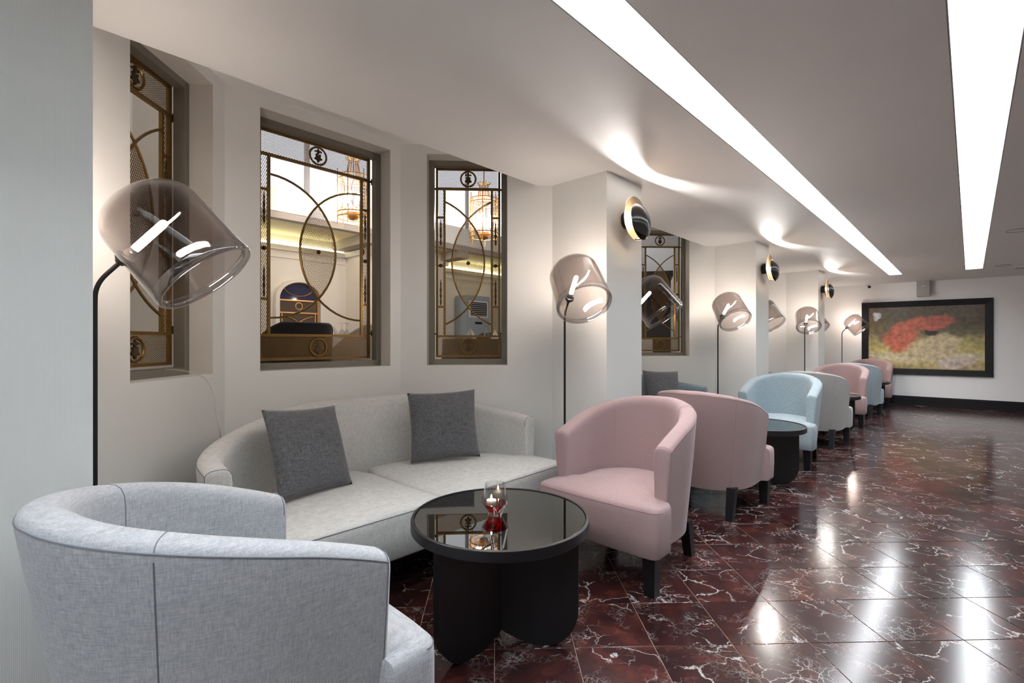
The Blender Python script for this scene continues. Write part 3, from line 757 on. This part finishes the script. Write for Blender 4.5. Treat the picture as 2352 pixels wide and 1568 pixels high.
# ------------------------------------------------------------------ wall sconces
def sconce_meshes():
    g = {}; RY = Matrix.Rotation(math.pi/2, 4, 'Y')
    g['mount'] = MB().lathe([(0,0),(.055,0),(.058,.004),(.058,.040),(.052,.046),(0,.046)], 32, RY).mesh('wall_mount', M['blackmetal'], 40)
    g['dish'] = MB().lathe([(0,.044),(.05,.046),(.10,.056),(.144,.074),(.1465,.077),(.1445,.079),(.10,.061),(.05,.051),(0,.049)], 56, RY).mesh('back_dish', M['champagne'], 60)
    MF = Matrix.Translation((.118,0,-.024)) @ Matrix.Rotation(math.radians(84),4,'Y')
    g['cap'] = MB().lathe([(0,.046),(.035,.043),(.07,.033),(.10,.018),(.12,.003),(.124,-.002),(.121,-.003),(.10,.012),(.07,.027),(.035,.038),(0,.041)], 56, MF); g['cap'].mi = [1 if (i//56) >= 6 else 0 for i in range(len(g['cap'].f))]; g['cap'].mi[-1] = 1; g['cap'] = g['cap'].mesh('front_cap', [M['chrome'], M['champagne']], 60)
    g['led'] = MB().lathe([(0,.050),(.020,.050),(.022,.053),(.022,.060),(.018,.063),(0,.063)], 20, RY).mesh('lamp_disc', M['sconce_led'], 40)
    g['stem'] = MB().tube([(.07,0,-.130),(.112,0,-.140)], .006, 8).mesh('clip', M['blackmetal'], 40)
    return g
SGm = sconce_meshes()
for k, lab in ((1,'double-dish metal wall sconce on the nearest full pillar'),(2,'double-dish metal wall sconce on the second pillar'),(3,'double-dish metal wall sconce on the third, farthest pillar')):
    yy = (PILL[k][0]+PILL[k][1])/2+(.0 if k > 1 else .0)
    t_ = thing('wall_sconce', lab, 'wall lamp', (XP+.001, yy, 1.975), 0, 'dish wall sconces')
    for kk, nm in (('mount','wall_mount'),('dish','back_dish'),('cap','front_cap'),('led','lamp_disc'),('stem','clip')): link(nm, SGm[kk], t_)

# ------------------------------------------------------------------ far wall: picture, speaker, camera
pw, ph_, fw = 1.815, 1.345, .105
xl, zr = -1.528, .562
ang = math.atan(.06)
pic = thing('framed_picture', 'wide framed painting in ochre and salmon tones on the far wall', 'painting', (xl+pw/2, YF(xl+pw/2)-.028, zr+ph_/2), ang)
def rail(pts):
    mb = MB(); n = len(pts)
    A = [mb.vert((p[0],-.024 if (abs(p[0]) > pw/2-.01 or abs(p[1]) > ph_/2-.01) else -.010,p[1])) for p in pts]; B = [mb.vert((p[0],.024,p[1])) for p in pts]
    mb.face(A); mb.face(B[::-1])
    for i in range(n): mb.face((A[i],B[i],B[(i+1)%n],A[(i+1)%n]))
    return mb.mesh('frame_rail', M['frameblack'])
X, Z, xi, zi = pw/2, ph_/2, pw/2-fw, ph_/2-fw
for pts in ([(-X,-Z),(X,-Z),(xi,-zi),(-xi,-zi)],[(-X,Z),(X,Z),(xi,zi),(-xi,zi)],[(-X,-Z),(-X,Z),(-xi,zi),(-xi,-zi)],[(X,-Z),(X,Z),(xi,zi),(xi,-zi)]): link('frame_rail', rail(pts), pic)
link('canvas', MB().box((-xi,.004,-zi),(xi,.018,zi)).mesh('canvas', M['canvas']), pic)
sp = thing('wall_speaker', 'grey box loudspeaker mounted above the picture on far wall', 'speaker', (-.62, YF(-.62)-.02, 2.12), ang)
def rbox(a, b, r, name, mat):
    mb = MB().box(a,b); me = mb.mesh(name, mat); bm = bmesh.new(); bm.from_mesh(me)
    bmesh.ops.bevel(bm, geom=list(bm.edges), offset=r, segments=2, affect='EDGES'); bm.to_mesh(me); bm.free(); return me
link('cabinet', rbox((-.095,-.15,-.15),(.095,-.0,.15),.012,'cabinet',M['speaker']), sp)
link('grille_cloth', rbox((-.085,-.156,-.14),(.085,-.149,.14),.003,'grille_cloth',M['speaker']), sp)
link('badge', MB().box((-.018,-.1585,.03),(.018,-.1555,.04)).mesh('badge', M['linen']), sp)
cc = thing('security_camera', 'small white and black security camera at ceiling by far wall', 'security camera', (-1.42, 11.42, HC-.001), .4)
link('mount', MB().lathe([(0,-.02),(.03,-.02),(.032,0),(0,0)], 20).mesh('mount', M['linen'], 40), cc)
link('body', MB().tube([(0,.03,-.04),(0,-.06,-.055)], .022, 16).mesh('body', M['linen'], 40), cc)
link('lens', MB().tube([(0,-.06,-.055),(0,-.078,-.058)], .024, 16).mesh('lens', M['cabinet'], 40), cc)
for x, y, r_, lab in ((.345,6.87,.09,'round flush ceiling loudspeaker, nearer one at right edge'),(.338,9.88,.08,'round flush ceiling loudspeaker, farther one near the far wall')):
    t_ = thing('ceiling_speaker', lab, 'ceiling speaker', (x,y,HC), 0, 'flush ceiling speakers')
    link('rim', MB().torus((0,0,-.002), r_, .006, None, 36, 6).mesh('rim', M['speaker'], 50), t_)
    link('grille_disc', MB().lathe([(0,-.003),(r_-.004,-.003),(r_-.004,-.0005),(0,-.0005)], 36).mesh('grille_disc', M['ceil'], 30), t_)
t_ = thing('air_vent', 'white slatted air vent in the ceiling at right edge', 'vent', (.56,10.32,HC), 0)
link('vent_frame', MB().box((-.09,-.15,-.012),(-.075,.15,-.0005)).box((.075,-.15,-.012),(.09,.15,-.0005)).box((-.075,-.15,-.012),(.075,-.135,-.0005)).box((-.075,.135,-.012),(.075,.15,-.0005)).mesh('vent_frame', M['linen']), t_)
link('vent_back', MB().box((-.075,-.135,-.003),(.075,.135,-.0005)).mesh('vent_back', M['cabinet']), t_)
for q in range(7): link('slat', MB().box((-.075,-.004,-.009),(.075,.004,-.0035)).mesh('slat', M['linen']), t_, (0,-.115+q*.038,0))

# clear cable from the left window over the sill to the sofa
def campt(px, py, D):
    X = (px-1176)/FPX*D; return Vector((CY*X-SY*D, SY*X+CY*D, CAM_H-(py-784)/FPX*D))
P = [campt(360,850,2.28),campt(385,848,2.27),campt(420,851,2.25),campt(450,858,2.23),campt(472,870,2.24),campt(486,893,2.24),campt(494,925,2.24),campt(498,955,2.24),campt(505,988,2.24),campt(507,1010,2.27),campt(508,1060,2.30)]
CP = []
for i in range(len(P)-1):
    p0, p1, p2, p3 = P[max(0,i-1)], P[i], P[i+1], P[min(len(P)-1,i+2)]
    for k in range(5):
        t = k/5; CP.append(.5*((2*p1)+(p2-p0)*t+(2*p0-5*p1+4*p2-p3)*t*t+(3*p1-p0-3*p2+p3)*t**3))
link('cable', MB().tube(CP, .0028, 6).mesh('cable', M['wire'], 60), None, label='clear plastic cable hanging from the left window sill behind grey sofa', cat='cable')

# ------------------------------------------------------------------ the dining room beyond the windows
RF = .45; RX = -8.0; RE = 9.6
struct('floor', MB().box((-8.3,-3,RF-.1),(-3.12,12.2,RF)), plain('dining_carpet', (.10,.075,.065), .9))
struct('wall_outer', MB().box((-2.42,-3,HB+.12),(-2.2,12.2,5.4)), M['cream'])
struct('wall_outer', MB().box((-8.3,-3,RF),(RX,12.2,3.2)), M['cream'])
struct('wall_outer', MB().box((-8.3,-3.2,RF),(-2.4,-3,5.4)), M['cream'])
struct('wall_outer', MB().box((-8.3,12.2,RF),(-2.4,12.4,5.4)), M['white'])
struct('wall_pier', MB().box((RX,4.25,RF),(-7.42,6.0,2.87)), M['cream'])
struct('wall_pier', MB().box((-5.0,.675,RF),(-4.3,1.44,5.3)), M['cream'])
struct('trim_1', MB().box((RX,-3,2.62),(RX+.05,4.25,2.70)).box((RX,-3,2.50),(RX+.025,4.25,2.53)).box((-7.42,4.2,2.62),(-7.37,6.05,2.70)).box((RX,4.2,2.62),(-7.37,4.25,2.70)).box((RX,6.0,2.62),(RX+.05,12.2,2.70)).box((RX,6.0,2.50),(RX+.025,12.2,2.53)), M['cream'])
struct('ceiling', MB().box((-8.3,-3,2.87),(-6.9,12.2,2.95)), plain('aisle_ceiling', (.80,.72,.46), .6))
struct('trim_2', MB().box((-7.02,-3,2.85),(-6.88,12.2,2.94)).box((-8.0,5.9,2.72),(-6.9,6.15,2.87)).box((-8.0,4.0,2.72),(-6.9,4.22,2.87)), M['creamdark'])
struct('wall_clerestory', MB().box((-7.0,-3,2.94),(-6.9,12.2,3.28)).box((-7.0,-3,4.7),(-6.9,12.2,5.4)), M['white'])
struct('ceiling', MB().box((-7.0,-3,5.3),(-2.4,12.2,5.4)), M['white'])
y = -3.0; k = 0
while y < 12:
    wn = link('window_%d' % (20+k), None, None, (-6.93, y, 3.28), (0,0,0), kind='structure')
    link('pane', MB().box((-.01,.04,0),(.0,1.49,1.42)).mesh('pane', M['sky']), wn)
    link('mullion', MB().box((-.03,-.035,0),(.03,.035,1.42)).mesh('mullion', plain('mullion_grey', (.42,.40,.41), .5)), wn)
    y += 1.52; k += 1
struct('cove_light', MB().box((-7.99,-3,2.705),(-7.965,4.2,2.725)).box((-7.99,6.06,2.705),(-7.965,12.2,2.725)), M['cove'])  # hidden cove tube added above the cornice to light the aisle ceiling
# arched window with gold grille on the far dining wall
aw = link('window_40', None, None, (RX+.004, 3.42, RF+.3), (0,0,math.pi/2), kind='structure')
W2, HS = .33, 1.10
def arch(r, zc, n=20): return [(r*math.cos(math.pi*i/n), zc+.82*r*math.sin(math.pi*i/n)) for i in range(n+1)]
mb = MB(); pts = [(W2,0)]+arch(W2,HS)+[(-W2,0)]
A = [mb.vert((p[0],-.006,p[1])) for p in pts]; mb.face(A)
B = [mb.vert((p[0],.0,p[1])) for p in pts]; mb.face(B[::-1])
link('pane', mb.mesh('pane', M['nightglass']), aw)
mb = MB(); o_, i_ = [(W2+.06,0)]+arch(W2+.06,HS)+[(-W2-.06,0)], [(W2,0)]+arch(W2,HS)+[(-W2,0)]
R = [[(p[0],-.10,p[1]),(q[0],-.10,q[1]),(q[0],0,q[1]),(p[0],0,p[1])] for p, q in zip(o_, i_)]
mb.rings(R, True, True, True); link('surround', mb.mesh('surround', M['cream']), aw)
gm = plain('bright_gold', (.75,.42,.16), .35, .7)
mb = MB(); mb.tube([(p[0]*.97,-.02,p[1]) for p in pts], .012, 6)
for z in (HS-.02,HS-.22): mb.bar((-W2,-.02,z),(W2,-.02,z),.02,.02)
for sx in (-1,1): mb.bar((sx*(W2-.06),-.02,0),(sx*(W2-.06),-.02,HS-.22),.016,.016)
for sg in (1,-1): mb.tube([(sg*(-.27+.42*math.cos(t)),-.02,HS-.72+.44*math.sin(t)) for t in [i*.1-1.5 for i in range(31)]], .008, 6)
mb.tube([(.26*math.cos(t),-.02,HS+.25+.2*math.sin(t)) for t in [math.pi+i*math.pi/16 for i in range(17)]], .007, 6)
mb.torus((0,-.02,HS-.11), .055, .008, Matrix.Rotation(math.pi/2,4,'X'), 24, 6)
link('grille', mb.mesh('grille', gm, 40), aw)
mb = MB().box((-W2+.01,-.012,0),(W2-.01,-.008,HS-.02)); link('blind', mb.mesh('blind', plain('dark_blind', (.10,.07,.05), .7)), aw)
# air conditioner
ac = thing('air_conditioner', 'tall grey floor-standing air conditioner in the dining room beyond window', 'air conditioner', (-7.78, 7.05, RF), math.pi/2)
link('cabinet', rbox((-.34,-.19,0),(.34,.19,1.68),.015,'cabinet',M['acgrey']), ac)
lo = link('louvre_frame', MB().box((-.27,-.20,1.22),(.27,-.188,1.25)).box((-.27,-.20,1.54),(.27,-.188,1.57)).box((-.27,-.20,1.25),(-.24,-.188,1.54)).box((.24,-.20,1.25),(.27,-.188,1.54)).mesh('louvre_frame', M['white']), ac)
link('louvre_back', MB().box((-.24,-.1945,1.25),(.24,-.1905,1.54)).mesh('louvre_back', M['cabinet']), ac)
for q in range(7): link('slat', MB().box((-.24,-.2,0),(.24,-.195,.016)).mesh('slat', M['speaker']), lo, (0,0,1.262+q*.04))
link('display', MB().box((-.1,-.1935,1.08),(.1,-.189,1.13)).mesh('display', M['cabinet']), ac)
# chandeliers
def chandelier(x, y, ztop, lab):
    t_ = thing('chandelier', lab, 'chandelier', (x,y,ztop), 0, 'lantern chandeliers'); r = .20
    link('chain', MB().tube([(0,0,0),(0,0,5.3-ztop)], .008, 6).mesh('chain', gm, 40), t_)
    for z in (-.22,-.27,-.70,-.76): link('ring', MB().torus((0,0,z), r, .008, None, 36, 6).mesh('ring', gm, 40), t_)
    for q in range(6):
        a_ = q*math.pi/3+.2; px, py = r*math.cos(a_), r*math.sin(a_)
        link('rod', MB().tube([(px,py,-.86),(px,py,-.14)], .007, 6).mesh('rod', gm, 40), t_)
        link('candle_bulb', MB().lathe([(0,-.55),(.016,-.545),(.018,-.50),(.010,-.44),(0,-.42)], 10, Matrix.Translation((px*.5,py*.5,0))).mesh('candle_bulb', M['chand'], 60), t_)
        b2 = a_+math.pi/6; ex = []
        for i in range(25):
            tt = 2*math.pi*i/24; aa = b2+.32*math.cos(tt); ex.append((r*math.cos(aa), r*math.sin(aa), -.485+.19*math.sin(tt)))
        link('oval', MB().tube(ex, .0045, 5, False).mesh('oval', gm, 40), t_)
    mb = MB()
    for q in range(14):
        a_ = q*2*math.pi/14
        mb.tube([(.02*math.cos(a_),.02*math.sin(a_),0),(.10*math.cos(a_),.10*math.sin(a_),.02),(.06*math.cos(a_),.06*math.sin(a_),-.03),(.09*math.cos(a_),.09*math.sin(a_),-.2)], .005, 4)
    link('crown', mb.mesh('crown', gm, 40), t_)
    link('bowl', MB().lathe([(0,-.80),(.05,-.785),(.08,-.74),(.085,-.70),(.08,-.70),(0,-.74)], 24).mesh('bowl', gm, 50), t_)
    link('crystal_liner', MB().lathe([(.17,-.72),(.175,-.72),(.175,-.26),(.17,-.26)], 24).mesh('crystal_liner', M['crystal'], 50), t_)
    return t_
chandelier(-5.95, 3.27, 3.56, 'gilded lantern chandelier seen through the widest window')
chandelier(-5.10, 4.84, 3.42, 'gilded lantern chandelier seen through the narrow window right of it')
chandelier(-5.55, .84, 3.3, 'gilded lantern chandelier seen at the edge of the leftmost window')
# dining furniture
DG = {c: tub_meshes('dchair', mat=c, a=.25, yf=.16, yc=0, b=.24, zb=.86, za=.66, th=.06, z0=.2, taper=.03, seat_front=.27, seat_hw=.28, zseat=.44) for c in ('darkchair','palechair')}
DL = [(LEG_F,.22,.21,0),(LEG_F,-.22,.21,0),(LEG_R,.17,-.14,0),(LEG_R,-.17,-.14,0)]
def dchair(c, x, y, rz, lab):
    return make_tub('dchair', 'dining_chair', lab, 'dining chair', (x,y,RF), rz, DG[c], DL, 'upholstered dining chairs')
dchair('darkchair', -3.86, 1.62, math.radians(92), 'dark dining chair with its back against the widest window')
dchair('palechair', -3.98, 2.33, math.radians(100), 'pale dining chair beyond the widest window, right of dark one')
dchair('darkchair', -5.5, 5.3, math.radians(200), 'dark dining chair beyond the narrow window')
dchair('darkchair', -5.0, 7.1, math.radians(120), 'dark dining chair beyond the window behind first pillar')
def dtable(x, y, r, cloth, lab, lab2):
    t_ = thing('dining_table', lab, 'dining table', (x,y,RF))
    link('top', MB().lathe([(0,.72),(r,.72),(r,.745),(0,.745)], 40).mesh('top', M['blackwood'], 30), t_)
    link('pedestal', MB().lathe([(0,0),(.22,0),(.22,.02),(.05,.04),(.05,.72),(0,.72)], 24).mesh('pedestal', M['blackwood'], 40), t_)
    n = 64; R = []
    for z, k in ((.747,0),(.748,1),(.742,1.006),(.6,1.02),(.45,1.05)):
        ring = []
        for i in range(n):
            a_ = 2*math.pi*i/n; rr = (r+.004)*(k if k else .02)
            if z < .7: rr += .018*math.sin(9*a_)*(.75-z)*3
            ring.append((rr*math.cos(a_), rr*math.sin(a_), z))
        R.append(ring)
    mb = MB(); mb.rings(R, True, True, False)
    link('tablecloth', mb.mesh('tablecloth', cloth, 60), None, (x,y,RF), (0,0,0), lab2, 'tablecloth')
dtable(-4.92, 2.22, .42, M['linen'], 'round dining table beyond the widest window', 'white cloth on the table beyond the widest window')
dtable(-4.60, 4.20, .40, M['brownlinen'], 'round dining table beyond the narrow window', 'brown cloth on the table beyond the narrow window')
dtable(-4.05, 6.9, .45, M['linen'], 'round dining table beyond the window behind first pillar', 'white cloth on the table beyond window behind first pillar')
def napkin_mesh():
    mb = MB(); h_ = .13
    for sx in (-1,1):
        a_, b_, c_, d_ = (0,0,h_), (sx*.085,-.05,0), (sx*.012,.06,0), (sx*.02,.0,0)
        i = [mb.vert(p) for p in (a_,b_,c_,d_)]
        for q in ((0,1,2),(0,3,1),(0,2,3),(1,3,2)): mb.face([i[k] for k in q])
    return mb.mesh('napkin', M['linen'])
NAP = napkin_mesh()
GLM = MB().lathe([(0,.155),(.032,.155),(.033,.153),(.005,.148),(.004,.105),(.012,.09),(.030,.06),(.033,.03),(.030,.0),(.028,.0),(.031,.03),(.028,.058),(.010,.086),(0,.09)], 24).mesh('wine_glass', M['crystal'], 50)
TT = RF+.7485
for x, y, r_, lab in ((-4.74,2.385,1.2,'white folded napkin standing on table beyond the widest window'),(-5.1,2.45,2.0,'white folded napkin at far side of table beyond the widest window'),
                      (-4.48,4.03,.6,'white folded napkin left of the upturned glass beyond the narrow window'),(-4.50,4.47,2.5,'white folded napkin right of the upturned glass beyond the narrow window'),(-3.95,6.78,1.0,'white folded napkin on table beyond window behind first pillar')):
    link('napkin', NAP, None, (x,y,TT), (0,0,r_), lab, 'napkin', 'standing napkins')
for x, y, lab in ((-4.63,2.42,'upturned wine glass right of napkin beyond the widest window'),(-4.70,2.51,'second upturned wine glass right of napkin beyond the widest window'),(-4.80,2.30,'upturned wine glass left of napkin beyond the widest window'),
                  (-4.40,4.22,'upturned wine glass in the middle of the narrow window'),(-3.88,6.66,'upturned wine glass beyond window behind first pillar')):
    link('wine_glass', GLM, None, (x,y,TT), (0,0,0), lab, 'glass', 'upturned wine glasses')
make_lamp(-6.3, 3.92, RF, 1.2, 'smoked glass floor lamp in the dining room at right of widest window')
cb_ = thing('black_block', 'tall black block standing in for display board and piano beyond the window behind first pillar', 'cabinet', (-4.88, 8.47, RF), math.radians(28))  # plain block in place of the black display board and piano
link('body', rbox((-.8,-.3,0),(.8,.3,1.92),.01,'body',M['cabinet']), cb_)
link('cornice', MB().box((-.84,-.34,1.92),(.84,.34,2.02)).mesh('cornice', M['blackwood']), cb_)
for sx in (-1,1): link('door', MB().box((min(.02*sx,.76*sx),-.312,.06),(max(.02*sx,.76*sx),-.301,1.70)).mesh('door', M['cabinet']), cb_)
